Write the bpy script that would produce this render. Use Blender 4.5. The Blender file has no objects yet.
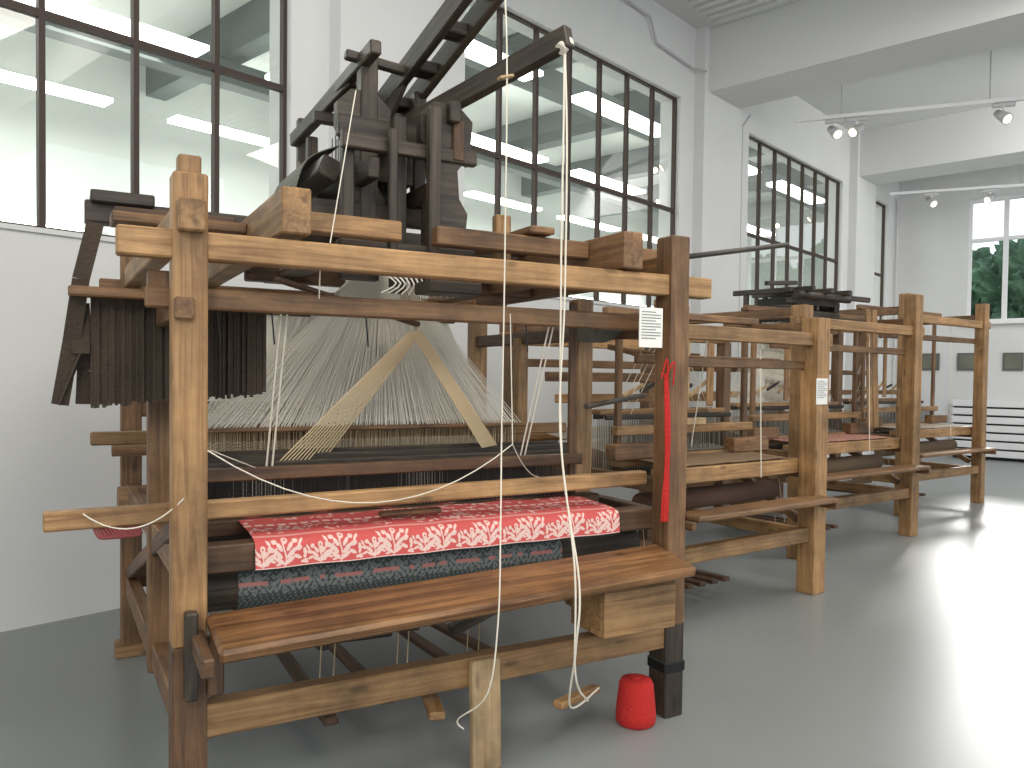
import bpy, bmesh, math, random
import numpy as np
from mathutils import Vector, Matrix, noise
random.seed(7)
C=bpy.context.scene.collection
try: bpy.context.scene.view_settings.view_transform='Standard'
except Exception: pass

# ------------------------------------------------------------ materials
def newmat(n):
    m=bpy.data.materials.new(n); m.use_nodes=True
    nt=m.node_tree; b=nt.nodes['Principled BSDF']; return m,nt,b
def plain(n,col,rough=.6,metal=0,bump=0,bs=40,var=.0):
    m,nt,b=newmat(n)
    b.inputs['Base Color'].default_value=(*col,1); b.inputs['Roughness'].default_value=rough; b.inputs['Metallic'].default_value=metal
    if bump or var:
        tc=nt.nodes.new('ShaderNodeTexCoord'); no=nt.nodes.new('ShaderNodeTexNoise'); no.inputs['Scale'].default_value=bs; no.inputs['Detail'].default_value=5
        nt.links.new(tc.outputs['Object'],no.inputs['Vector'])
        if bump:
            bp=nt.nodes.new('ShaderNodeBump'); bp.inputs['Strength'].default_value=bump; bp.inputs['Distance'].default_value=.01
            nt.links.new(no.outputs['Fac'],bp.inputs['Height']); nt.links.new(bp.outputs['Normal'],b.inputs['Normal'])
        if var:
            no2=nt.nodes.new('ShaderNodeTexNoise'); no2.inputs['Scale'].default_value=1.3; no2.inputs['Detail'].default_value=4
            nt.links.new(tc.outputs['Object'],no2.inputs['Vector'])
            cr=nt.nodes.new('ShaderNodeValToRGB'); cr.color_ramp.elements[0].position=.3; cr.color_ramp.elements[1].position=.7
            cr.color_ramp.elements[0].color=(*[c*(1-var) for c in col],1); cr.color_ramp.elements[1].color=(*col,1)
            nt.links.new(no2.outputs['Fac'],cr.inputs['Fac']); nt.links.new(cr.outputs['Color'],b.inputs['Base Color'])
    return m
def wood(n,dark,light,rough=.55,gs=1.0,knots=True):
    m,nt,b=newmat(n)
    tc=nt.nodes.new('ShaderNodeTexCoord'); oi=nt.nodes.new('ShaderNodeObjectInfo')
    add=nt.nodes.new('ShaderNodeVectorMath'); add.operation='ADD'
    sc=nt.nodes.new('ShaderNodeVectorMath'); sc.operation='SCALE'; sc.inputs['Scale'].default_value=37
    cmb=nt.nodes.new('ShaderNodeCombineXYZ')
    for i in range(3): nt.links.new(oi.outputs['Random'],cmb.inputs[i])
    nt.links.new(cmb.outputs[0],sc.inputs[0]); nt.links.new(tc.outputs['Object'],add.inputs[0]); nt.links.new(sc.outputs[0],add.inputs[1])
    mp=nt.nodes.new('ShaderNodeMapping'); mp.inputs['Scale'].default_value=(1.6*gs,34*gs,34*gs)
    nt.links.new(add.outputs[0],mp.inputs['Vector'])
    n1=nt.nodes.new('ShaderNodeTexNoise'); n1.inputs['Scale'].default_value=1; n1.inputs['Detail'].default_value=8; n1.inputs['Distortion'].default_value=1.2; n1.inputs['Roughness'].default_value=.62
    nt.links.new(mp.outputs[0],n1.inputs['Vector'])
    cr=nt.nodes.new('ShaderNodeValToRGB'); cr.color_ramp.elements[0].position=.34; cr.color_ramp.elements[1].position=.62
    cr.color_ramp.elements[0].color=(*dark,1); cr.color_ramp.elements[1].color=(*light,1)
    nt.links.new(n1.outputs['Fac'],cr.inputs['Fac'])
    n2=nt.nodes.new('ShaderNodeTexNoise'); n2.inputs['Scale'].default_value=3.2; n2.inputs['Detail'].default_value=5; n2.inputs['Roughness'].default_value=.65
    nt.links.new(add.outputs[0],n2.inputs['Vector'])
    mr=nt.nodes.new('ShaderNodeMapRange'); mr.inputs['From Min'].default_value=.3; mr.inputs['From Max'].default_value=.65; mr.inputs['To Min'].default_value=.5; mr.inputs['To Max'].default_value=1.15
    nt.links.new(n2.outputs['Fac'],mr.inputs['Value'])
    mr2=nt.nodes.new('ShaderNodeMapRange'); mr2.inputs['To Min'].default_value=.8; mr2.inputs['To Max'].default_value=1.15
    nt.links.new(oi.outputs['Random'],mr2.inputs['Value'])
    mu=nt.nodes.new('ShaderNodeMath'); mu.operation='MULTIPLY'; nt.links.new(mr.outputs[0],mu.inputs[0]); nt.links.new(mr2.outputs[0],mu.inputs[1])
    mk=nt.nodes.new('ShaderNodeMapping'); mk.inputs['Scale'].default_value=(3.0,9,9); nt.links.new(add.outputs[0],mk.inputs['Vector'])
    vo=nt.nodes.new('ShaderNodeTexVoronoi'); vo.inputs['Scale'].default_value=1; nt.links.new(mk.outputs[0],vo.inputs['Vector'])
    kr=nt.nodes.new('ShaderNodeMapRange'); kr.inputs['From Min'].default_value=.06; kr.inputs['From Max'].default_value=.15; kr.inputs['To Min'].default_value=.5; kr.inputs['To Max'].default_value=1
    nt.links.new(vo.outputs['Distance'],kr.inputs['Value'])
    mu2=nt.nodes.new('ShaderNodeMath'); mu2.operation='MULTIPLY'; nt.links.new(mu.outputs[0],mu2.inputs[0]); nt.links.new(kr.outputs[0],mu2.inputs[1])
    vs=nt.nodes.new('ShaderNodeVectorMath'); vs.operation='SCALE'
    nt.links.new(cr.outputs['Color'],vs.inputs[0]); nt.links.new(mu2.outputs[0],vs.inputs['Scale'])
    nt.links.new(vs.outputs[0],b.inputs['Base Color'])
    bp=nt.nodes.new('ShaderNodeBump'); bp.inputs['Strength'].default_value=.35; bp.inputs['Distance'].default_value=.004
    nt.links.new(n1.outputs['Fac'],bp.inputs['Height']); nt.links.new(bp.outputs['Normal'],b.inputs['Normal'])
    b.inputs['Roughness'].default_value=rough
    return m
OAK=wood('aged_pine',(.235,.120,.046),(.43,.25,.108))
OAK2=wood('aged_pine_brown',(.12,.06,.027),(.27,.145,.064))
BENCH=wood('bench_worn',(.11,.046,.018),(.35,.175,.07),.35,.7)
DARK=wood('dark_stained_wood',(.020,.015,.011),(.072,.052,.035),.5)
MID=wood('mid_brown_wood',(.06,.032,.017),(.16,.083,.04))
PALE=wood('pale_new_wood',(.44,.28,.14),(.62,.44,.24),.6)
IRON=plain('black_iron',(.025,.025,.024),.4,.6)
CORD=plain('linen_cord',(.78,.72,.6),.9)
CORDW=plain('white_harness_cord',(.93,.89,.78),.9)
CORDT=plain('tan_cord',(.70,.55,.34),.9)
DARKC=plain('dark_heddle_wire',(.03,.028,.025),.5)
WALL=plain('white_plaster',(.71,.71,.70),.85,0,.15,60,.05)
CEIL=plain('white_ceiling',(.68,.68,.67),.9,0,.1,30)
REDY=plain('red_yarn',(.55,.02,.015),.85,0,.8,90)
PAPER=plain('label_paper',(.85,.84,.78),.8)
PRINT=plain('label_print',(.25,.25,.25),.8)
STEEL=plain('window_steel_rust',(.055,.035,.028),.6,.2)
WHITE=plain('white_paint',(.8,.8,.8),.4)
GREYP=plain('grey_conduit',(.5,.5,.5),.5)
def vcol(n,rough=.85):
    m,nt,b=newmat(n); a=nt.nodes.new('ShaderNodeAttribute'); a.attribute_name='Col'
    nt.links.new(a.outputs['Color'],b.inputs['Base Color']); b.inputs['Roughness'].default_value=rough; return m
CLOTH=vcol('woven_cloth')
def glassmat():
    m=bpy.data.materials.new('window_glass'); m.use_nodes=True; nt=m.node_tree; nt.nodes.clear()
    o=nt.nodes.new('ShaderNodeOutputMaterial'); t=nt.nodes.new('ShaderNodeBsdfTransparent'); t.inputs[0].default_value=(.92,.93,.91,1)
    g=nt.nodes.new('ShaderNodeBsdfGlossy'); g.inputs['Roughness'].default_value=.02
    f=nt.nodes.new('ShaderNodeLayerWeight'); f.inputs[0].default_value=.25; mx=nt.nodes.new('ShaderNodeMixShader')
    ad=nt.nodes.new('ShaderNodeMath'); ad.operation='MULTIPLY_ADD'; ad.use_clamp=True; ad.inputs[1].default_value=.7; ad.inputs[2].default_value=.08
    nt.links.new(f.outputs['Facing'],ad.inputs[0])
    nt.links.new(ad.outputs[0],mx.inputs[0]); nt.links.new(t.outputs[0],mx.inputs[1]); nt.links.new(g.outputs[0],mx.inputs[2]); nt.links.new(mx.outputs[0],o.inputs[0]); return m
GLASS=glassmat()
def emis(n,col,s):
    m,nt,b=newmat(n); b.inputs['Base Color'].default_value=(*col,1); b.inputs['Emission Color'].default_value=(*col,1); b.inputs['Emission Strength'].default_value=s; return m

# ------------------------------------------------------------ helpers
def empty(n,loc=(0,0,0),rz=0):
    e=bpy.data.objects.new(n,None); e.location=loc; e.rotation_euler=(0,0,rz); e.empty_display_size=.2; C.objects.link(e); return e
def link(me,n,par,mat,mtx=None):
    o=bpy.data.objects.new(n,me)
    if mat is not None and not me.materials: me.materials.append(mat)
    C.objects.link(o)
    if par: o.parent=par
    if mtx is not None: o.matrix_local=mtx
    return o
def frame(p1,p2,roll=0):
    p1=Vector(p1);p2=Vector(p2); x=(p2-p1).normalized()
    ref=Vector((0,0,1)) if abs(x.z)<.95 else Vector((0,1,0))
    z=(ref-x*ref.dot(x)).normalized(); y=z.cross(x)
    M=Matrix((x,y,z)).transposed().to_4x4(); M.translation=(p1+p2)/2
    return M@Matrix.Rotation(roll,4,'X')
def beam(par,n,p1,p2,w,h,mat,bev=.006,roll=0):
    L=(Vector(p2)-Vector(p1)).length
    bm=bmesh.new(); bmesh.ops.create_cube(bm,size=1)
    bmesh.ops.scale(bm,vec=(L,w,h),verts=bm.verts)
    bev=min(bev,w*.3,h*.3)
    if bev>.0008: bmesh.ops.bevel(bm,geom=bm.edges[:],offset=bev,segments=1,affect='EDGES')
    me=bpy.data.meshes.new(n); bm.to_mesh(me); bm.free()
    return link(me,n,par,mat,frame(p1,p2,roll))
def cyl(par,n,p1,p2,r,mat,r2=None,seg=20):
    L=(Vector(p2)-Vector(p1)).length
    bm=bmesh.new(); bmesh.ops.create_cone(bm,cap_ends=True,segments=seg,radius1=r,radius2=r if r2 is None else r2,depth=L)
    bmesh.ops.rotate(bm,verts=bm.verts,matrix=Matrix.Rotation(math.pi/2,3,'Y'))
    for f in bm.faces:
        if len(f.verts)==4: f.smooth=True
    me=bpy.data.meshes.new(n); bm.to_mesh(me); bm.free()
    return link(me,n,par,mat,frame(p1,p2))
def cords(par,n,lines,r,mat):
    cu=bpy.data.curves.new(n,'CURVE'); cu.dimensions='3D'; cu.bevel_depth=r; cu.bevel_resolution=1 if r>.0038 else 0
    for pts in lines:
        s=cu.splines.new('POLY'); s.points.add(len(pts)-1)
        for i,p in enumerate(pts): s.points[i].co=(*p,1)
    cu.materials.append(mat)
    o=bpy.data.objects.new(n,cu); C.objects.link(o)
    if par: o.parent=par
    return o
def smooth(pts,k=8):
    out=[]; P=[Vector(p) for p in pts]
    for i in range(len(P)-1):
        a=P[max(i-1,0)];b=P[i];c=P[i+1];d=P[min(i+2,len(P)-1)]
        for j in range(k):
            t=j/k
            out.append(.5*((2*b)+(c-a)*t+(2*a-5*b+4*c-d)*t*t+(3*b-a-3*c+d)*t**3))
    out.append(P[-1]); return out
def sag(a,b,s,k=14):
    a=Vector(a);b=Vector(b); return [a.lerp(b,i/k)-Vector((0,0,4*s*(i/k)*(1-i/k))) for i in range(k+1)]
def boxes(par,n,bl,mat,mtx=None,bev=0):
    bm=bmesh.new()
    for (x0,x1,y0,y1,z0,z1) in bl:
        r=bmesh.ops.create_cube(bm,size=1)
        bmesh.ops.scale(bm,vec=(x1-x0,y1-y0,z1-z0),verts=r['verts'])
        bmesh.ops.translate(bm,vec=((x0+x1)/2,(y0+y1)/2,(z0+z1)/2),verts=r['verts'])
    if bev: bmesh.ops.bevel(bm,geom=bm.edges[:],offset=bev,segments=1,affect='EDGES')
    me=bpy.data.meshes.new(n); bm.to_mesh(me); bm.free()
    return link(me,n,par,mat,mtx)
def plate(par,n,outline,y,th,mat):
    bm=bmesh.new(); vs=[bm.verts.new((x,y-th/2,z)) for x,z in outline]; f=bm.faces.new(vs)
    r=bmesh.ops.extrude_face_region(bm,geom=[f]); bmesh.ops.translate(bm,vec=(0,th,0),verts=[v for v in r['geom'] if isinstance(v,bmesh.types.BMVert)])
    bmesh.ops.recalc_face_normals(bm,faces=bm.faces[:])
    me=bpy.data.meshes.new(n); bm.to_mesh(me); bm.free(); return link(me,n,par,mat)
def lathe(par,n,prof,mat,mtx,seg=32):
    bm=bmesh.new(); rings=[]
    for r,z in prof: rings.append([bm.verts.new((r*math.cos(2*math.pi*i/seg),r*math.sin(2*math.pi*i/seg),z)) for i in range(seg)])
    for a,b in zip(rings,rings[1:]):
        for i in range(seg):
            f=bm.faces.new((a[i],a[(i+1)%seg],b[(i+1)%seg],b[i])); f.smooth=True
    bm.faces.new(rings[0][::-1]); bm.faces.new(rings[-1])
    me=bpy.data.meshes.new(n); bm.to_mesh(me); bm.free(); return link(me,n,par,mat,mtx)

# ---- cloth with woven pattern stored per vertex
def ell(u,v,cx,cy,rx,ry,a):
    c,s=math.cos(a),math.sin(a); du=u-cx; dv=v-cy
    p=(du*c+dv*s)/rx; q=(-du*s+dv*c)/ry; return p*p+q*q<1
def floral(u,v,T=.21,H=.115):
    k=np.floor(u/T); uu=u-k*T-T/2; vv=v
    m=np.zeros_like(u,bool)
    m|=(np.abs(uu-.006*np.sin(vv*60))<.0035)&(vv<H*.85)
    for sgn in (-1,1):
        for (cx,cy,rx,ry,a) in [(.022,.02,.024,.008,.5),(.03,.045,.026,.009,.7),(.022,.068,.02,.008,.9),(.055,.03,.018,.007,-.4),(.06,.06,.015,.010,.3),(.07,.085,.018,.006,1.0),(.045,.09,.012,.012,0),(.085,.012,.016,.006,.2),(.088,.045,.008,.014,.2)]:
            m|=ell(uu*sgn,vv,cx,cy,rx,ry,a)
    m|=ell(uu,vv,0,.095,.014,.017,0)
    m&=~ell(uu,vv,0,.095,.005,.006,0)
    return m
def grid_cloth(par,n,x0,x1,path,colfn,nx=460,nv=150,skew=None):
    P=[Vector((0,a,b)) for a,b in path]; L=[0]
    for a,b in zip(P,P[1:]): L.append(L[-1]+(b-a).length)
    tot=L[-1]; vs=np.linspace(0,tot,nv); ys=np.interp(vs,L,[p.y for p in P]); zs=np.interp(vs,L,[p.z for p in P])
    xs=np.linspace(x0,x1,nx); U,V=np.meshgrid(xs-x0,vs)
    X=np.broadcast_to(xs,(nv,nx)); Y=np.repeat(ys[:,None],nx,1); Z=np.repeat(zs[:,None],nx,1)+.0015*np.sin(U*23+V*7)
    co=np.stack([X,Y,Z],-1).reshape(-1,3)
    idx=np.arange(nv*nx).reshape(nv,nx)
    F=np.stack([idx[:-1,:-1],idx[:-1,1:],idx[1:,1:],idx[1:,:-1]],-1).reshape(-1,4)
    me=bpy.data.meshes.new(n); me.from_pydata(co.tolist(),[],F.tolist())
    ca=me.color_attributes.new('Col','FLOAT_COLOR','POINT'); col=colfn(U,V,tot).reshape(-1,3)
    ca.data.foreach_set('color',np.concatenate([col,np.ones((len(col),1))],1).astype(np.float32).ravel())
    for p in me.polygons: p.use_smooth=True
    return link(me,n,par,CLOTH)
RR=np.random.RandomState(3)
MOT=[(RR.uniform(0,1.55),RR.uniform(.165,.27),RR.uniform(.007,.02),RR.uniform(.004,.007),RR.uniform(0,3)) for _ in range(170)]
MOT+=[(RR.uniform(0,1.55),RR.uniform(.33,.50),RR.uniform(.008,.024),RR.uniform(.004,.008),RR.uniform(0,3)) for _ in range(130)]
def red_pattern(U,V,tot):
    red=np.array([.60,.095,.09]); wh=np.array([.78,.56,.50])
    d=tot-V
    dd=np.clip(d-.004,0,9)
    m=(floral(U*1.25,dd*1.0,.25)|floral(U*1.6+.12,dd*1.5,.32))&(d<.122)
    m|=(d>.127)&(d<.131)
    m|=(d>.139)&(d<.142)
    m|=(d<.004)
    for (a,b_,rx,ry,an) in MOT: m|=ell(U,d,a,b_,rx,ry,an)
    st=((d>.28)&(d<.305)&(np.sin(U*150)>-.6)); m|=st
    c=np.where(m[...,None],wh,red); return c
def slate_pattern(U,V,tot):
    a=np.array([.05,.062,.06]); b=np.array([.17,.18,.17]); r=np.array([.40,.16,.14])
    d=tot-V; m=floral(U*1.5,np.clip(d-.05,0,9)*1.3,.16); m|=(np.sin(U*310+np.sin(d*90)*2)*np.sin(d*260)>.45)
    c=np.where(m[...,None],b,a); band=(d<.10)&(d>.085); m2=band&(np.sin(U*90)+np.sin(U*37)>-.3)
    return np.where(m2[...,None],r,c)
def dull_pattern(U,V,tot):
    return np.where(((np.sin(U*80)>.2)^(np.sin(V*90)>.1))[...,None],np.array([.36,.11,.09]),np.array([.42,.27,.2]))
def check_pattern(U,V,tot):
    return np.where((np.sin(U*60)>.3)[...,None],np.array([.55,.5,.42]),np.array([.3,.2,.13]))
def linen_pattern(U,V,tot):
    return np.where((np.sin(U*300)>.3)[...,None],np.array([.30,.20,.12]),np.array([.22,.14,.08]))

# ============================================================ ROOM SHELL
A=math.radians(48); W0=(-2.9,4.54,0)
WM=Matrix.Translation(W0)@Matrix.Rotation(A,4,'Z')
def wbox(n,bl,mat): return boxes(None,n,bl,mat,WM)
SE=16.2; TOP=5.95; SILL=2.33; HEAD=5.0
wins=[(-7.6,-3.8),(-1.95,1.87),(3.65,7.42),(9.3,13.0),(14.75,15.5)]
bl=[(-10,SE+.3,0,.3,0,SILL),(-10,SE+.3,0,.3,HEAD,TOP)]
edges=[-10]+[e for w in wins for e in w]+[SE+.3]
for a,b in zip(edges[::2],edges[1::2]): bl.append((a,b,0,.3,SILL,HEAD))
wbox('wall_left',bl,WALL)
wbox('trim_1',[(7.75,8.8,-.14,-.001,0,TOP),(13.3,14.3,-.14,-.001,0,TOP),(2.2,3.25,-.14,-.001,0,TOP)],WALL)
t0,t1=1.29,5.0; z0,z1=2.65,5.05
wbox('wall_end',[(SE,SE+.3,-t0,-.001,0,TOP),(SE,SE+.3,-12,-t1,0,TOP),(SE,SE+.3,-t1,-t0,0,z0),(SE,SE+.3,-t1,-t0,z1,TOP)],WALL)
wbox('ceiling',[(-10,SE+.3,-12,.3,TOP,TOP+.2)],CEIL)
wbox('trim_2',[(s,s+.85,-12,-.01,5.15,TOP-.001) for s in (2.3,7.85,13.4)],CEIL)
rb=[(3.3+i*.16,3.3+i*.16+.08,-9,-.3,TOP-.05,TOP-.001) for i in range(28)]
wbox('trim_3',rb,CEIL)
m,nt,b=newmat('grey_epoxy_floor')
tc=nt.nodes.new('ShaderNodeTexCoord'); no=nt.nodes.new('ShaderNodeTexNoise'); no.inputs['Scale'].default_value=.8; no.inputs['Detail'].default_value=6
nt.links.new(tc.outputs['Object'],no.inputs['Vector'])
cr=nt.nodes.new('ShaderNodeValToRGB'); cr.color_ramp.elements[0].color=(.215,.232,.228,1); cr.color_ramp.elements[1].color=(.285,.302,.298,1)
nt.links.new(no.outputs['Fac'],cr.inputs['Fac']); nt.links.new(cr.outputs['Color'],b.inputs['Base Color'])
mr=nt.nodes.new('ShaderNodeMapRange'); mr.inputs['To Min'].default_value=.27; mr.inputs['To Max'].default_value=.40
nt.links.new(no.outputs['Fac'],mr.inputs['Value']); nt.links.new(mr.outputs[0],b.inputs['Roughness'])
wbox('floor',[(-10,SE+.3,-12,.3,-.1,0)],m)

def steel_window(n,a,b,zs,step=.54):
    e=empty(n,W0,A); bl=[]
    k=max(1,round((b-a)/step)); 
    for i in range(k+1):
        x=a+(b-a)*i/k; w=.03 if i in (0,k) else .018
        bl.append((x-w,x+w,.06,.11,zs[0],zs[-1]))
    for z in zs: bl.append((a,b,.062,.108,z-.022,z+.022))
    boxes(e,'frame',bl,STEEL)
    me=bpy.data.meshes.new('glass'); me.from_pydata([(a,.087,zs[0]),(b,.087,zs[0]),(b,.087,zs[-1]),(a,.087,zs[-1])],[],[(0,1,2,3)]); link(me,'glass',e,GLASS)
    boxes(e,'sill',[(a,b,-.02,.06,zs[0]-.03,zs[0]-.001)],WALL)
for i,w in enumerate(wins): steel_window('window_%d'%(i+1),w[0],w[1],[SILL,3.6,HEAD])
e=empty('window_6',W0,A); bl=[]
n=6
for i in range(n+1):
    y=-t0-(t1-t0)*i/n; bl.append((SE+.05,SE+.13,y-.04,y+.04,z0,z1))
for z in (z0+.03,4.25,z1-.03): bl.append((SE+.052,SE+.128,-t1,-t0,z-.035,z+.035))
boxes(e,'frame',bl,WHITE)
boxes(e,'sill',[(SE-.12,SE+.05,-t1,-t0,z0-.04,z0-.001)],WHITE)
e=empty('radiator_cover',W0,A)
boxes(e,'panel_slats',[(SE-.14,SE-.02,-5,-1.1,.06+i*.16,.06+i*.16+.125) for i in range(7)],WHITE,bev=.01)
boxes(e,'dark_back',[(SE-.05,SE-.005,-4.98,-1.12,0,1.12)],IRON)
for t in (.66,1.32,2.1):
    e=empty('framed_picture',W0,A)
    boxes(e,'frame',[(SE-.04,SE-.002,-t-.17,-t+.17,1.72,2.06)],plain('pic_frame',(.12,.11,.1),.5),bev=.006)
    boxes(e,'print',[(SE-.044,SE-.04,-t-.13,-t+.13,1.76,2.02)],plain('pic_print',(.22,.22,.17),.7,0,0,40,.5))
# hall behind the window wall; girders and glowing strips stand in for pane reflections
GREY=plain('hall_wall',(.50,.515,.49),.8)
HW=9.0
wbox('wall_hall',[(-10,SE+6,HW,HW+.2,0,6.9),(-10.2,-10,.3,HW+.2,0,6.9),(SE+6,SE+6.2,.3,HW+.2,0,6.9)],GREY)
wbox('ceiling_hall',[(-10,SE+6,.3,HW,6.9,7.1)],GREY)
wbox('floor_hall',[(-10,SE+6,.3,HW,-.1,0)],GREY)
DB=plain('mirrored_beam',(.09,.105,.10),.6)
wbox('trim_4',[(s,s+.35,.31,HW,6.3,6.89) for s in np.arange(-8.5,21,3.3)]+[(-10,SE+6,y,y+.3,5.95,6.3) for y in (2.8,6.4)],DB)  # dark bars standing in for ceiling beams mirrored in the panes
EM=emis('reflection_glow',(.95,1,.96),9)
e=empty('reflection_strip_rows',W0,A)
boxes(e,'glow_strips',[(s,s+2.4,y,y+.35,zt,zt+.06) for s in np.arange(-9,19,3.4) for (y,zt) in ((1.9,5.6),(4.6,5.6),(7.6,5.6),(8.5,3.7))],EM)  # added glowing strips for the bright reflected streaks in the panes
# outside trees
LEAF=plain('foliage',(.10,.20,.12),.9,0,1,6,.7)
for k,(s,t,z,r) in enumerate([(30,-1.0,3.4,2.8),(31,-3.4,3.2,2.4),(30.5,-5.6,3.7,3.0),(30,-8.9,3.3,2.9),(30.5,2.2,3.2,2.7),(31,-12,3.4,2.9)]):
    e=empty('garden_tree',W0,A)
    bm=bmesh.new(); bmesh.ops.create_icosphere(bm,subdivisions=6,radius=r)
    for v in bm.verts:
        q=v.co*.9+Vector((k*5,0,0)); v.co*=1+.22*noise.noise(q)+.16*noise.noise(q*3)+.12*noise.noise(q*8)
    bmesh.ops.translate(bm,vec=(s,t,z),verts=bm.verts)
    me=bpy.data.meshes.new('crown'); bm.to_mesh(me); bm.free(); link(me,'crown',e,LEAF)
    cyl(e,'trunk',(s,t,-.0),(s,t,z),.18,MID)
wbox('ground_outside',[(SE+6.3,60,-35,15,-.15,-.02),(SE+.31,SE+6.3,-35,.2,-.15,-.02)],plain('grass',(.08,.14,.05),.9))
cw=empty('wall_conduit',W0,A)
cords(cw,'pipe',[[(9.0,-.04,1.2),(9.0,-.04,5.0),(8.9,-.2,5.1)],[(5.2,-.05,5.75),(6.6,-.05,5.7),(6.75,-.05,5.45),(7.6,-.05,5.4),(7.7,-.2,5.35)],[(15.9,-.04,.5),(15.9,-.04,5.2)]],.014,GREYP)
SPOTG=emis('spot_glow',(1,.85,.6),9)
def track(p1,p2,fr):
    e=empty('track_light'); p1=Vector(p1);p2=Vector(p2)
    beam(e,'rail',p1,p2,.05,.05,WHITE,.004)
    for f in (.15,.6,.92):
        q=p1.lerp(p2,f); cyl(e,'hanger',q,(q.x,q.y,TOP-.01),.008,GREYP)
    for k,f in enumerate(fr):
        q=p1.lerp(p2,f)+Vector((0,0,-.03)); cyl(e,'stem',q,q-Vector((0,0,.1)),.015,WHITE)
        beam(e,'gear_box',q+Vector((-.12,.04,-.03)),q+Vector((.12,-.04,-.03)),.04,.05,GREYP)
        d=Vector((-.75,-.35,-.5) if k%2 else (.2,-.75,-.6)).normalized(); h=q-Vector((0,0,.17))
        cyl(e,'head',h-d*.12,h+d*.08,.045,GREYP,.075); cyl(e,'lamp',h+d*.081,h+d*.085,.05,SPOTG)
track((3.77,10.85,4.98),(7.3,9.47,4.98),(.13,.2,.64))
track((7.0,15.0,4.98),(10.2,13.7,4.98),(.2,.47,.8))

# ============================================================ LOOM 1
R1=math.radians(29); L1=(-1.045,2.58,0)
J=empty('jacquard_handloom',L1,R1)
def b1(n,p1,p2,w,h,mat,**k): return beam(J,n,p1,p2,w,h,mat,**k)
D=1.93; W=2.0
b1('post_front_left',(0,0,.62),(0,0,2.13),.105,.105,OAK); b1('post_front_left_foot',(0,0,0),(0,0,.62),.107,.107,MID)
b1('post_tenon_left',(0,0,2.12),(0,0,2.19),.07,.06,OAK)
b1('post_front_right',(W,0,0.0),(W,0,2.12),.10,.115,OAK2); b1('post_front_right_foot',(W,0,0),(W,0,.42),.104,.119,DARK)
b1('post_foot_strap',(W,0,.2),(W,0,.25),.115,.13,IRON)
b1('post_back_left',(-.05,D,0),(-.05,D,2.12),.1,.1,OAK2); b1('post_back_right',(W,D,0),(W,D,2.12),.1,.1,OAK)
b1('post_foot_block',(-.13,D-.02,.03),(.02,D-.02,.03),.16,.06,OAK)
b1('post_mid_right',(W,.72,0.3),(W,.72,1.9),.1,.09,OAK); b1('post_mid_left',(-.02,.72,.3),(-.02,.72,1.9),.09,.09,OAK2)
b1('post_inner_right',(W-.02,1.32,.5),(W-.02,1.32,1.72),.07,.07,OAK)
b1('top_front_beam',(-.21,0,1.905),(2.2,0,1.905),.075,.09,OAK)
b1('second_front_beam',(-.12,.1,1.745),(2.0,.1,1.745),.06,.07,OAK2)
b1('top_back_beam',(-.2,D,1.93),(2.2,D,1.93),.08,.1,OAK2)
b1('back_lower_beam',(-.1,D,.4),(2.1,D,.4),.08,.1,OAK2)
b1('side_top_left',(-.0,-.1,1.99),(-.05,D+.15,1.99),.08,.1,OAK)
b1('side_top_right',(W,.04,1.99),(W,D+.15,1.99),.08,.1,OAK2)
for nm,z,w in (('low',.37,.1),('mid',.86,.09)):
    b1('side_%s_left'%nm,(-.01,.04,z),(-.05,D,z),.06,w,OAK2); b1('side_%s_right'%nm,(W,.04,z),(W,D,z),.06,w,MID)
b1('side_third_left',(-.02,-.08,1.70),(-.05,D,1.70),.06,.07,OAK2)
b1('side_third_right',(W,.05,1.72),(W,D,1.72),.06,.07,MID)
b1('brace_left',(-.02,.04,1.0),(-.05,D,.42),.05,.07,MID)
b1('depth_beam_left',(.33,-.06,2.045),(.33,D+.1,2.045),.10,.155,OAK)
b1('depth_beam_right',(1.74,-.06,2.035),(1.74,D+.1,2.035),.10,.155,OAK2)
b1('cross_beam_upper',(.39,.22,2.06),(.8,.22,2.06),.07,.075,OAK)
b1('cross_beam_upper_b',(.95,.22,2.06),(1.68,.22,2.06),.07,.075,OAK2)
b1('cross_beam_upper_right',(1.8,.22,2.06),(2.1,.22,2.06),.07,.075,OAK2)
b1('cross_beam_mid_1',(.9,.5,1.96),(1.95,.5,1.96),.08,.07,DARK)
b1('cross_beam_mid_2',(.4,1.2,1.98),(1.95,1.2,1.98),.09,.08,MID)
b1('cross_beam_mid_3',(1.2,.8,2.14),(1.95,.8,2.14),.12,.05,MID)
b1('cross_beam_far',(-.28,1.02,2.16),(1.95,1.02,2.16),.1,.09,DARK)
b1('cross_beam_far_2',(-.18,.85,2.13),(.28,.85,2.13),.14,.05,MID)
b1('cross_beam_far_3',(-.2,.6,2.07),(.28,.6,2.07),.16,.04,OAK2)
b1('cross_block',(-.26,1.0,2.215),(-.02,1.0,2.215),.16,.05,DARK)
b1('cross_beam_back2',(-.1,1.5,2.14),(1.95,1.5,2.14),.08,.07,MID)
b1('lengthwise_plank',(1.42,.15,2.12),(1.42,1.7,2.12),.12,.03,OAK2)
b1('upright_stub',(1.46,.6,2.0),(1.46,.6,2.26),.08,.05,OAK)
cyl(J,'long_rod',(1.6,.25,1.97),(2.93,.2,2.2),.013,DARK)
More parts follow.
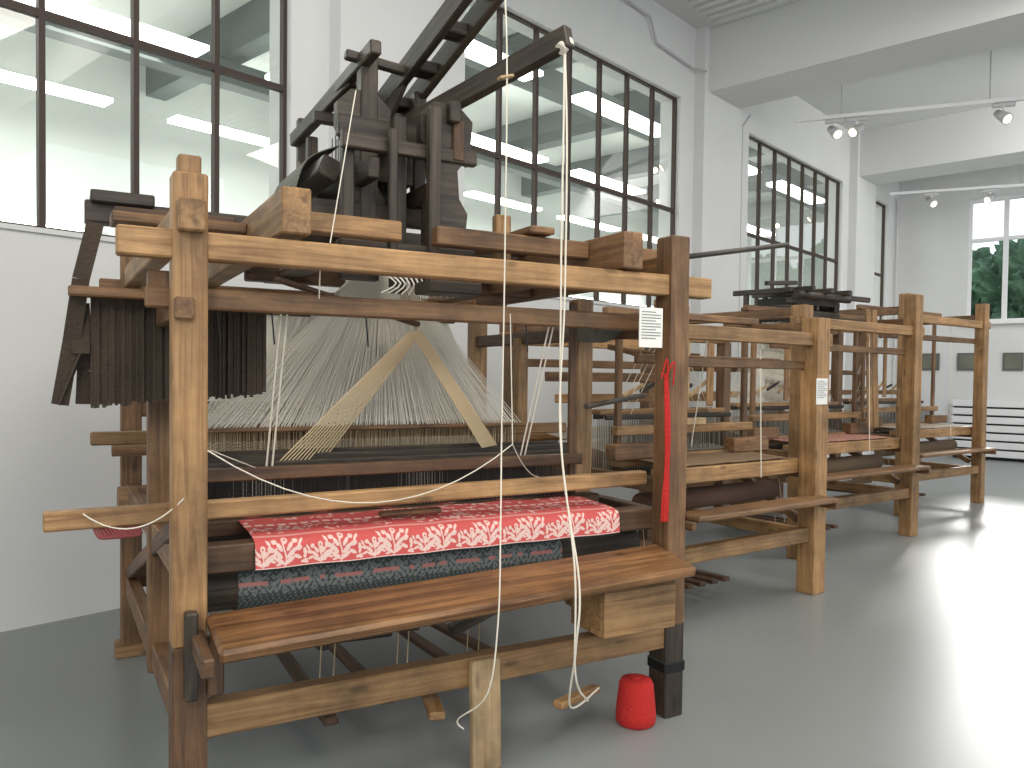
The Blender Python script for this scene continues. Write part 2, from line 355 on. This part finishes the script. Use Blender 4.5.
# jacquard machine
out=[(.985,1.85),(1.15,1.85),(1.16,1.96),(1.12,1.99),(1.12,2.06),(1.17,2.10),(1.18,2.2),(1.14,2.26),(1.13,2.38),(1.19,2.46),(1.2,2.6),(1.13,2.66),(1.02,2.66),(.96,2.6),(.96,2.5),(1.0,2.42),(1.01,2.3),(.985,2.2)]
plate(J,'machine_cheek_front',out,.42,.055,DARK)
plate(J,'machine_cheek_back',[(x-.02,z) for x,z in out],1.35,.055,DARK)
plate(J,'machine_cheek_left',[(x-.30,z+.06) for x,z in out[9:]+out[:9]] ,.62,.05,DARK)
b1('cheek_pad',(1.13,.385,2.42),(1.13,.385,2.6),.055,.02,MID)
for (x,y,a,b_,w) in [(.80,.62,2.12,2.88,.075),(.74,1.5,2.1,2.84,.05),(.86,.95,2.15,2.86,.06),(.98,1.3,2.2,2.75,.05),(.9,.5,1.85,2.6,.06),(1.08,.72,2.2,2.8,.06),(.7,1.15,2.1,2.65,.05),(.66,.45,2.0,2.5,.05),(.82,.35,1.95,2.5,.035),(1.0,.35,1.9,2.62,.05)]:
    b1('machine_upright',(x,y,a),(x,y,b_),w,w,DARK)
for (p,q,w,h) in [((.78,.45,2.86),(.76,1.5,2.80),.05,.06),((.76,.4,2.35),(.74,1.55,2.35),.05,.09),((1.1,.35,2.62),(1.08,1.45,2.62),.05,.09),((1.06,.4,2.3),(1.06,1.4,2.3),.05,.09),
   ((.66,.6,2.56),(1.2,.6,2.56),.05,.09),((.7,1.4,2.55),(1.15,1.4,2.55),.05,.09),((.56,.62,2.2),(1.25,.62,2.2),.06,.08),((.6,1.35,2.16),(1.3,1.35,2.16),.08,.08),((.68,1.05,2.72),(1.14,1.05,2.72),.05,.05),((.70,.62,2.87),(.98,.62,2.85),.04,.04),
   ((.60,.38,2.0),(1.2,.38,2.0),.06,.08),((.93,.3,1.86),(1.17,.3,1.86),.16,.05),((.62,.4,2.44),(1.22,.4,2.44),.04,.06)]:
    b1('machine_rail',p,q,w,h,DARK)
boxes(J,'machine_hook_box',[(.8,1.04,.68,1.3,2.36,2.5),(.82,1.02,.7,1.28,2.1,2.18)],DARK,bev=.006)
hk=[[(.82+.024*i,.72+.055*j,2.05),(.82+.024*i,.72+.055*j,2.68)] for i in range(9) for j in range(10)]
cords(J,'machine_hooks',hk,.0025,IRON)
b1('machine_base_board',(.6,.45,1.98),(.6,1.5,1.98),.12,.03,MID)
b1('lever_long',(.86,1.15,2.56),(1.365,-.12,2.82),.05,.09,DARK)
for dx in (-.065,.065): b1('lever_ladder_bar',(.95+dx,1.1,2.64),(1.15+dx*.9,.05,3.11),.04,.10,DARK)
for i in range(5):
    t=.06+i*.21; c=Vector((.95,1.1,2.64)).lerp(Vector((1.15,.05,3.11)),t)
    b1('lever_ladder_rung',c-Vector((.06,0,0)),c+Vector((.06,0,0)),.10,.05,DARK)
b1('lever_short',(.70,1.5,2.72),(.79,.78,2.84),.05,.07,DARK)
b1('lever_brace',(.85,.95,2.35),(1.0,.6,2.9),.035,.05,DARK)
b1('card_cylinder',(.62,.55,2.36),(.62,1.45,2.36),.09,.09,DARK,roll=.4)
CARD=plain('punched_card',(.20,.20,.16),.8,0,.3,80,.5)
CARDD=plain('dark_card',(.075,.052,.034),.85,0,.8,70,.6)
path=smooth([(.70,1.0,2.5),(.56,1.0,2.42),(.50,1.0,2.25),(.46,1.0,2.12),(.3,1.0,2.28),(.1,1.0,2.32),(-.1,1.0,2.29),(-.27,1.0,2.2)],7)
for k in range(22):
    a,b_=path[k],path[k+1]; c=(a+b_)/2; d=b_-a; ang=math.atan2(d.z,-d.x)
    b1('chain_card',c-Vector((0,.3,0)),c+Vector((0,.2,0)),max(d.length*.9,.02),.004,CARD,bev=0,roll=ang)
strips=[]
for row,(y,x0,x1,zb) in enumerate([(.45,-.27,.33,1.375),(.475,-.265,.325,1.385),(.51,-.26,.32,1.39),(.55,-.26,.31,1.39)]):
    x=x0
    while x<x1:
        w=random.uniform(.008,.013); z=zb+random.uniform(-.010,.010)+.07*(x+.27)
        strips.append((x,x+w,y+random.uniform(-.012,.012),y+.010+random.uniform(0,.008),z,1.76)); x+=w+random.uniform(-.001,.0015)
boxes(J,'hanging_card_pack',strips,CARDD)
b1('card_pack_bar',(-.34,.40,1.775),(.38,.40,1.775),.08,.035,OAK2)
zz=[(-.255,.42,2.02),(-.30,.42,1.82),(-.33,.45,1.60),(-.365,.45,1.38),(-.30,.44,1.56),(-.30,.47,1.74),(-.285,.5,1.5),(-.29,.5,1.38)]
for a,b_ in zip(zz,zz[1:]): b1('loose_card',a,b_,.055,.006,CARDD,bev=0)
cs=[]
for i in range(16): cs.append((1.86,1.97,.3+i*.022,.3+i*.022+.016,1.72-.05*math.sin(i/15*3.1),1.80))
boxes(J,'small_card_pack',cs,CARD)
# harness
fan=[];fan2=[]
for row in range(6):
    y=.70+.055*row
    for i in range(112):
        t=(i+random.random()*.8)/112; xb=.16+1.48*t; xt=.80+.26*t
        fan.append([(xt,y*.5+.43,2.08),(xt,y*.5+.43,1.93),(xb,y,1.27)])
        if row%2: fan2.append([(xb,y,1.27),(xb,y,1.05)])
cords(J,'harness_cords',fan,.0016,CORDW); cords(J,'harness_lower_cords',fan2,.0014,CORDT)
rs=[]
for i in range(300):
    t=(i+random.random()*.7)/300; rs.append([(.46+.96*t,1.12,1.78),(.16+1.48*t,1.06,1.26)])
cords(J,'rear_leash_sheet',rs,.0017,CORDW)
b1('rear_leash_rod',(.44,1.12,1.785),(1.46,1.12,1.785),.03,.02,OAK2)
b1('comber_board',(.12,.85,1.26),(1.7,.85,1.26),.34,.018,OAK2)
vb=[]
for i in range(12):
    vb.append([(.96+.005*i,.5,1.69),(.40+.02*i,.5+.01*i,1.14)])
    vb.append([(.96+.005*i,.5,1.69),(1.32+.012*i,.5+.01*i,1.17)])
    vb.append([(.99,.5,1.69),(.93+.015*i,.6,1.9)])
cords(J,'gathered_cords',vb,.003,CORDT)
cords(J,'neck_cords',[smooth([(.84+.02*i,.45,2.0),(.78+.03*i,.41,1.94),(.85+.02*i,.38,1.88),(.80+.03*i,.42,1.84)],3) for i in range(12)],.004,CORDW)
hd=[[(.08+.0125*i,y,.86),(.08+.0125*i,y,1.12)] for i in range(132) for y in (.5,.56,.62,.68)]
cords(J,'heddles',hd,.0026,DARKC)
for y,z in ((.5,1.13),(.58,1.15),(.66,1.16)): b1('heddle_shaft_top',(.03,y,z),(1.83,y,z),.02,.035,DARK)
for y in (.5,.58,.66): b1('heddle_shaft_bottom',(.03,y,.84),(1.83,y,.84),.02,.03,DARK)
b1('batten_cap',(.05,.38,1.115),(1.78,.38,1.115),.05,.05,MID)
b1('batten_race',(.05,.40,.915),(1.88,.40,.915),.08,.06,MID)
cords(J,'reed',[[(.15+.007*i,.40,.94),(.15+.007*i,.40,1.1)] for i in range(225)],.002,DARKC)
for x in (.09,1.76): b1('batten_sword',(x,.43,.9),(x,.43,1.85),.035,.03,MID)
for x in (.34,1.47): cords(J,'batten_cord',[[(x-.01,.4,1.12),(x-.01,.15,1.74)],[(x+.012,.4,1.12),(x+.012,.15,1.74)]],.004,CORD)
b1('shuttle_box_right',(1.55,.36,1.0),(2.02,.36,1.0),.1,.03,OAK)
b1('upper_back_rail',(-.26,1.03,1.215),(2.1,1.03,1.215),.07,.055,OAK)
cyl(J,'warp_beam',(-.12,1.78,.8),(2.1,1.78,.8),.11,OAK2); cyl(J,'warp_roll',(.25,1.78,.8),(1.75,1.78,.8),.15,plain('linen_roll',(.5,.46,.38),.9))
cyl(J,'back_roller',(-.15,1.72,1.12),(2.05,1.72,1.12),.05,OAK2)
cords(J,'warp_threads',[[(.24+.011*i,.43,.95),(.24+.011*i,.85,1.03),(.24+.011*i,1.7,1.17)] for i in range(138)],.0011,CORDW)
b1('heavy_cross_bar',(-.41,.13,1.025),(1.96,.13,1.045),.055,.062,OAK)
b1('breast_beam',(.04,.10,.868),(1.96,.10,.868),.09,.095,MID)
grid_cloth(J,'damask_cloth',.22,1.76,[(.42,.945),(.15,.932),(.085,.926),(.052,.915),(.042,.895),(.036,.825)],red_pattern,nx=700,nv=210)
pth=[(.22+.098*math.cos(a),.735+.098*math.sin(a)) for a in np.linspace(2.0,5.2,24)]
grid_cloth(J,'rolled_cloth',.18,1.52,pth[::-1],slate_pattern,nx=460,nv=110)
cyl(J,'cloth_roller',(.03,.22,.735),(1.95,.22,.735),.085,DARK)
b1('weaving_shuttle',(.72,.2,.955),(.98,.2,.955),.035,.022,OAK2)
# bench
b1('bench_plank',(.05,-.17,.675),(1.90,-.17,.735),.27,.045,BENCH,bev=.012,roll=.18)
b1('bench_arm_left',(.02,-.30,.625),(.02,.02,.65),.04,.06,MID)
b1('bench_cleat_left',(-.0,-.075,.46),(-.0,-.075,.74),.04,.05,DARK); b1('bench_cleat_plate',(.075,-.06,.46),(.075,-.06,.64),.05,.05,MID)
b1('lower_front_rail',(.03,-.01,.365),(1.98,-.01,.365),.075,.11,OAK)
boxes(J,'seat_box',[(1.5,1.86,-.22,-.2,.45,.62),(1.5,1.86,.0,.02,.45,.62),(1.5,1.52,-.2,0,.45,.62),(1.84,1.86,-.2,0,.45,.62),(1.5,1.86,-.22,.02,.425,.45),(1.5,1.86,-.22,.02,.60,.622)],OAK,bev=.003).location.z=.045
b1('support_leg',(1.05,-.09,0),(1.05,-.07,.42),.12,.04,PALE)
for i,x in enumerate((.55,.80,1.2,1.4)):
    b1('treadle',(x,.25+.05*(i%2),.15+.02*i),(x+.05,1.5,.10),.06,.03,MID)
b1('treadle_axle',(.1,1.5,.12),(1.9,1.5,.12),.07,.07,MID)
b1('treadle_protruding',(1.35,-.12,.2),(1.62,.0,.18),.05,.03,OAK)
b1('treadle_protruding_2',(.82,-.15,.27),(.95,.3,.25),.06,.03,OAK)
for i,x in enumerate((.3,.62,.9,1.3,1.6)): b1('lam',(x,.35+.1*i,.45),(x+.55,.4+.1*i,.42),.03,.04,DARK)
b1('under_rail',(.05,.9,.5),(1.95,.9,.5),.07,.07,MID)
b1('tie_lever_1',(.45,.5,.44),(.85,1.0,.40),.05,.05,DARK); b1('tie_lever_2',(.7,.55,.46),(1.2,.9,.42),.05,.05,DARK); b1('tie_lever_3',(1.2,.45,.46),(1.6,1.0,.42),.05,.04,MID)
b1('tie_lever_4',(.5,.7,.38),(1.0,.45,.42),.06,.05,DARK); cyl(J,'lam_pulley',(.62,.6,.36),(.62,.66,.36),.05,DARK)
b1('tie_lever_5',(.55,.3,.5),(1.05,.75,.36),.05,.06,DARK); b1('tie_lever_6',(.35,.9,.36),(1.25,.7,.40),.05,.05,MID)
b1('tie_lever_7',(1.1,.35,.40),(1.5,.5,.46),.05,.05,DARK)
cords(J,'tie_cords',[[(x,.6,.17),(x+.03,.6,.84)] for x in (.6,.66,.95,1.0,1.3,1.36)],.003,CORDT)
b1('rear_rail_3',(-.05,D,1.3),(2.05,D,1.3),.06,.08,OAK2)
# ropes
tip=(1.355,-.1,2.80)
cords(J,'pull_rope_right',[smooth([tip,(1.342,-.12,2.4),(1.34,-.12,1.9),(1.342,-.14,1.2),(1.30,-.335,.75),(1.29,-.335,.5),(1.36,-.2,.22),(1.6,-.05,.2)]),
  smooth([tip,(1.352,-.13,2.4),(1.352,-.13,1.8),(1.332,-.14,1.3),(1.28,-.335,.8),(1.30,-.32,.4),(1.44,-.2,.23)])],.0042,CORD)
cyl(J,'rope_knot',(1.335,-.1,2.77),(1.375,-.1,2.81),.024,CORD)
cords(J,'pull_rope_center',[smooth([(1.08,-.02,3.4),(1.085,-.12,2.8),(1.085,-.13,2.0),(1.075,-.14,1.3),(1.0,-.28,.95),(.965,-.335,.65),(.93,-.33,.40),(.88,-.2,.27),(.91,-.18,.22)])],.0035,CORD)
b1('rope_toggle',(1.055,-.12,2.60),(1.115,-.12,2.62),.03,.012,PALE)
cords(J,'loose_string',[sag((0.05,-.06,1.25),(1.2,.0,1.23),.2),sag((1.2,0,1.23),(1.5,.3,1.05),.03),sag((-.3,.08,1.05),(-.02,-.06,1.1),.07),[(1.2,0,1.23),(1.21,.05,1.75)],[(.45,.1,1.72),(.42,-.03,1.94)],[(.45,-.04,1.95),(.55,.0,2.5)],[(.06,-.06,1.25),(.3,.4,1.13)]],.0025,CORD)
cords(J,'red_thread_tuft',[smooth([(-.27+.01*i,.12,1.0),(-.25+.012*i,.1,.965),(-.20+.01*i,.11,.97),(-.15,.12,1.0)],4) for i in range(8)],.005,plain('faded_red_yarn',(.22,.05,.055),.9))
cords(J,'hanging_hooks',[[(x,.08,1.71),(x+.01,.08,1.6)] for x in (.1,.28,.62,1.3)],.003,IRON)
cyl(J,'stick',(1.65,.15,1.37),(2.25,.5,1.41),.012,DARK)
beam(J,'spring_stick',(.35,.35,1.86),(1.0,.5,1.72),.04,.02,MID)
sk=[]
for i in range(18):
    a=random.uniform(-.012,.012); sk.append(smooth([(W-.09+a*.8,-.075,1.52),(W-.085+a*1.2,-.085,1.3),(W-.08+a*1.0,-.08,1.12),(W-.09+a*1.5,-.085,.98),(W-.09+a*1.6,-.08,.88)],4))
cords(J,'red_yarn_skein',sk,.003,REDY)
cords(J,'skein_loop',[smooth([(W-.12,-.08,1.50),(W-.10,-.09,1.58),(W-.085,-.08,1.50)],6),smooth([(W-.10,-.08,1.50),(W-.06,-.09,1.57),(W-.055,-.08,1.47)],6)],.004,REDY)
def label(par,x,y,z,w=.115,h=.16):
    boxes(par,'label_sheet',[(x-w/2,x+w/2,y-.004,y,z-h/2,z+h/2)],PAPER)
    boxes(par,'label_lines',[(x-w*.42,x+w*(.42 if k%3 else .2),y-.0055,y-.0042,z+h*.38-k*.0125,z+h*.38-k*.0125+.004) for k in range(10)],PRINT)
label(J,1.845,-.045,1.715,.125,.17)

# ============================================================ other looms
def loom(o,rz,w,d,h,pt,zt,zt2,mach,woodA,woodB,cloth,roll,seed=1,bz=.95,hl=None,mb=None):
    random.seed(seed); E=empty('handloom',(*o,0),rz)
    B=lambda n,p,q,a,b,m,**k: beam(E,n,p,q,a,b,m,**k)
    for x in (0,w):
        hh=h if (x or not hl) else hl
        B('post_front',(x,0,0),(x,0,hh),pt,pt,woodA); B('post_back',(x,d,0),(x,d,h-.05),pt*.8,pt*.8,woodB)
        B('side_top',(x,-.05,zt+.08),(x,d+.15,zt+.08),.07,.09,woodB)
        B('side_low',(x,.05,.4),(x,d,.4),.06,.09,woodA); B('side_mid',(x,.05,.85),(x,d,.85),.06,.09,woodB)
        B('post_inner',(x,d*.5,.4),(x,d*.5,zt),pt*.6,pt*.6,woodB)
    B('top_front',(-.12,0,zt),(w+.16,0,zt),.07,.09,woodA); B('second_front',(0,.06,zt2),(w,.06,zt2),.05,.06,woodB)
    B('top_back',(-.12,d,zt),(w+.16,d,zt),.07,.09,woodA); B('low_front',(0,0,.42),(w,0,.42),.07,.1,woodA); B('low_back',(0,d,.4),(w,d,.4),.07,.09,woodB)
    B('breast_beam',(0,.12,bz-.06),(w,.12,bz-.06),.09,.1,woodA)
    B('bench',(.02,-.12,.68),(w-.02,-.12,.68),.2,.035,woodB,bev=.01)
    for x in (.0,w): B('bench_arm',(x,-.2,.64),(x,.05,.64),.04,.05,woodB)
    cyl(E,'cloth_roll',(.05,.3,.7),(w-.05,.3,.7),.07,roll); cyl(E,'warp_beam',(-.05,d-.12,.85),(w+.05,d-.12,.85),.14,woodB)
    cyl(E,'back_roller',(-.05,d-.05,bz+.1),(w+.05,d-.05,bz+.1),.05,woodA)
    cw=w-.3
    grid_cloth(E,'woven_cloth',.15,w-.15,[(.5,bz+.02),(.14,bz+.005),(.10,bz-.0)],cloth,nx=200,nv=60)
    cords(E,'warp_threads',[[(.15+cw*i/90,.5,bz+.02),(.15+cw*i/90,d*.5,bz+.05),(.15+cw*i/90,d-.05,bz+.15)] for i in range(91)],.0012,CORDW)
    B('batten_race',(.03,.52,bz),(w-.03,.52,bz),.09,.07,woodA); B('batten_cap',(.03,.52,bz+.2),(w-.03,.52,bz+.2),.06,.06,woodA)
    for x in (.08,w-.08): B('batten_sword',(x,.54,bz-.1),(x,.54,zt+.1),.05,.035,woodB)
    B('batten_rocker',(-.05,.54,zt+.15),(w+.05,.54,zt+.15),.06,.05,woodB)
    B('cross_mid_1',(0,.3,zt2+.02),(w,.3,zt2+.02),.05,.06,woodB); B('cross_mid_2',(0,d*.75,zt2-.1),(w,d*.75,zt2-.1),.05,.07,woodB)
    B('cross_mid_3',(-.1,d*.6,1.35),(w+.1,d*.6,1.35),.05,.06,woodA)
    B('knee_brace',(w,.1,.5),(w,d*.6,.95),.05,.06,woodB)
    cords(E,'reed',[[(.12+.012*i,.52,bz),(.12+.012*i,.52,bz+.2)] for i in range(int((w-.24)/.012))],.0018,DARKC)
    for k in range(4):
        y=.66+.06*k; z=bz+.28+.03*(k%2)
        B('shaft_top',(.08,y,z),(w-.08,y,z),.02,.035,woodA if k%2 else DARK); B('shaft_bottom',(.08,y,z-.42),(w-.08,y,z-.42),.02,.03,DARK)
        cords(E,'heddles',[[(.12+cw*i/70,y,z-.4),(.12+cw*i/70,y,z)] for i in range(74)],.0018,CORD if k%2 else DARKC)
        cords(E,'shaft_cords',[[(.3,y,z),(w/2,y,zt+.1)],[(w-.3,y,z),(w/2,y,zt+.1)]],.003,CORD)
    for k in range(6): B('pulley_lever',(w*.25+.12*k,.62,zt-.12),(w*.25+.12*k,.95,zt-.06-.02*(k%3)),.025,.04,woodB)
    B('lever_bearer',(0,.8,zt+.02),(w,.8,zt+.02),.05,.06,woodA)
    # shuttle boxes, pickers and lever bits
    B('shuttle_box',(w-.34,.46,bz+.07),(w+.06,.46,bz+.07),.1,.1,woodB); B('shuttle_box',(-.06,.46,bz+.07),(.3,.46,bz+.07),.1,.1,woodB)
    B('batten_handle',(w*.5-.12,.47,bz+.25),(w*.5+.12,.47,bz+.25),.05,.05,PALE)
    for k in range(3):
        x=w*(.35+.18*k); B('hanger_board',(x,.58,bz+.35),(x+.03,.60,zt-.02),.07,.02,PALE if k==1 else woodA)
    for k in range(5):
        x=w*.2+.17*k; B('jack_stick',(x,.72,bz+.42+.03*(k%2)),(x+.22,.74,bz+.5+.03*(k%3)),.02,.03,DARK if k%2 else PALE)
    B('rear_cross',(0,d*.9,1.6),(w,d*.9,1.6),.05,.06,woodB)
    if mach:
        mx=mach; mw=.6; my=.5; md=.55; base=mb
        for yy in (my,my+md): B('machine_bearer',(0.0,yy,base-.0),(w,yy,base),.07,.06,DARK)
        for x in (mx,mx+mw*.5,mx+mw):
            for yy in (my,my+md): B('machine_upright',(x,yy,base),(x,yy,base+.24),.04,.05,DARK)
            B('machine_side',(x,my-.2,base+.25),(x,my+md+.15,base+.27),.05,.05,DARK); B('machine_side_low',(x,my-.05,base+.1),(x,my+md+.05,base+.1),.04,.05,DARK)
        for z in (.05,.15,.25): B('machine_cross',(mx-.10,my,base+z),(mx+mw+.10,my,base+z),.05,.05,DARK)
        boxes(E,'machine_box',[(mx+.05,mx+mw-.05,my+.08,my+md-.08,base+.05,base+.2)],IRON,bev=.01)
        cyl(E,'machine_cylinder',(mx-.12,my-.1,base+.2),(mx+mw+.12,my-.1,base+.2),.04,DARK,seg=6)
        cyl(E,'machine_wheel',(mx+mw+.1,my+.1,base+.12),(mx+mw+.13,my+.1,base+.12),.1,IRON)
        B('machine_lever',(mx+mw+.05,my+.3,base+.28),(mx+mw+.5,my-.1,base+.22),.04,.05,DARK); B('machine_lever_b',(mx-.3,my+.1,base+.3),(mx+.3,my+.2,base+.36),.04,.04,DARK)
        cords(E,'machine_hooks',[[(mx+.06+.03*i,my+.12+.06*j,base-.02),(mx+.06+.03*i,my+.12+.06*j,base+.3)] for i in range(16) for j in range(5)],.0025,IRON)
        fan=[]
        for r in range(4):
            for i in range(60):
                t=i/59; fan.append([(mx+.1+.4*t,.75+.06*r,base-.02),(.15+(w-.3)*t,.72+.08*r,bz+.3)])
        cords(E,'harness_cords',fan,.0022,CORDW)
        for x in (w-.20,w-.09): B('leaning_board',(x,.3,bz+.08),(x-.03,.33,zt+.22),.085,.02,OAK)
    for i in range(4): B('treadle',(w*.3+.12*i,.2,.14),(w*.3+.12*i,d-.2,.10),.06,.03,MID)
    B('treadle_axle',(0,d-.2,.12),(w,d-.2,.12),.06,.06,woodB)
    cords(E,'tie_cords',[[(w*.3+.14*i,.6,.14),(w*.3+.1*i,.7,bz-.12)] for i in range(4)],.003,CORD)
    cords(E,'pull_cords',[[(w*.62,.05,zt-.02),(w*.60,.0,bz-.1)],[(w*.3,.1,zt),(w*.36,.3,bz+.1)]],.004,CORD)
    return E
R2=math.radians(36)
LR=plain('linen_cloth_roll',(.22,.15,.09),.9,0,.4,60,.3); RD=plain('brown_cloth_roll',(.13,.07,.045),.9,0,.4,60,.3)
E2=loom((.95,4.76),R2,1.45,1.6,1.93,.14,1.78,1.60,None,OAK,OAK2,linen_pattern,RD,2)
E3=loom((2.41,6.68),R2,1.8,1.6,2.33,.13,1.98,1.78,.62,OAK,OAK2,dull_pattern,LR,3,hl=2.12,mb=2.08)
E4=loom((4.34,8.84),R2,1.8,1.6,2.46,.12,2.2,2.0,None,OAK,OAK2,check_pattern,LR,4)
label(E2,1.42,-.075,1.42,.13,.18)

# yarn cone on the floor
Y=empty('red_yarn_cone',(.555,3.44,0))
lathe(Y,'yarn',[(.076,.0),(.086,.012),(.087,.05),(.080,.12),(.074,.175),(.064,.192),(.035,.197)],REDY,Matrix.Translation((0,0,0)))
cyl(Y,'core',(0,0,.18),(0,0,.204),.022,REDY)

# ============================================================ lights & world
w=bpy.data.worlds.new('sky'); bpy.context.scene.world=w; w.use_nodes=True
bg=w.node_tree.nodes['Background']; bg.inputs[0].default_value=(.90,.95,1,1); bg.inputs[1].default_value=1.5
def area(n,loc,tgt,sx,sy,p,col=(1,1,1)):
    l=bpy.data.lights.new(n,'AREA'); l.shape='RECTANGLE'; l.size=sx; l.size_y=sy; l.energy=p; l.color=col
    o=bpy.data.objects.new(n,l); o.location=loc; C.objects.link(o)
    o.rotation_euler=(Vector(tgt)-Vector(loc)).to_track_quat('-Z','Y').to_euler(); return o
area('added_fill',(1.5,1.5,5.6),(1.0,3,0),2.5,2.5,150,(1,.95,.86))  # added soft overhead fill, not a modelled fitting
area('added_fill.001',(5,6,5.0),(4.5,7,0),2.5,2.5,120,(1,.96,.9))  # added overhead fill further along the row of looms
area('added_fill.002',(9,10,5.0),(9,14,2),2.5,2.5,140,(1,.98,.95))  # added fill to brighten the end wall
area('added_fill.003',(-.5,-2.2,4.2),(-.3,3.5,1.4),1.5,1.5,110,(1,.93,.82))  # added warm fill behind the camera to brighten the harness cords
for i,s in enumerate((-3,3,9,15)):
    p=WM@Vector((s,5.0,6.0)); area('hall_fill.%03d'%i,p,(p.x,p.y,0),3,3,260,(.96,1,.97))  # added fill to brighten what shows through the panes
sl=bpy.data.lights.new('sun','SUN'); sl.energy=3.4; sl.angle=math.radians(11); sl.color=(1,.98,.95)
so=bpy.data.objects.new('sun',sl); C.objects.link(so); so.location=(12,22,9)
so.rotation_euler=Vector((-.483,-.876,-.37)).to_track_quat('-Z','Y').to_euler()

# ============================================================ camera
cam=bpy.data.cameras.new('camera'); co=bpy.data.objects.new('camera',cam); C.objects.link(co)
cam.sensor_width=36; cam.lens=28.1; cam.shift_y=.0127
co.matrix_world=Matrix.Translation((0,0,1.5))@Matrix.Rotation(math.radians(88.5),4,'X')@Matrix.Rotation(math.radians(.7),4,'Z')
bpy.context.scene.camera=co
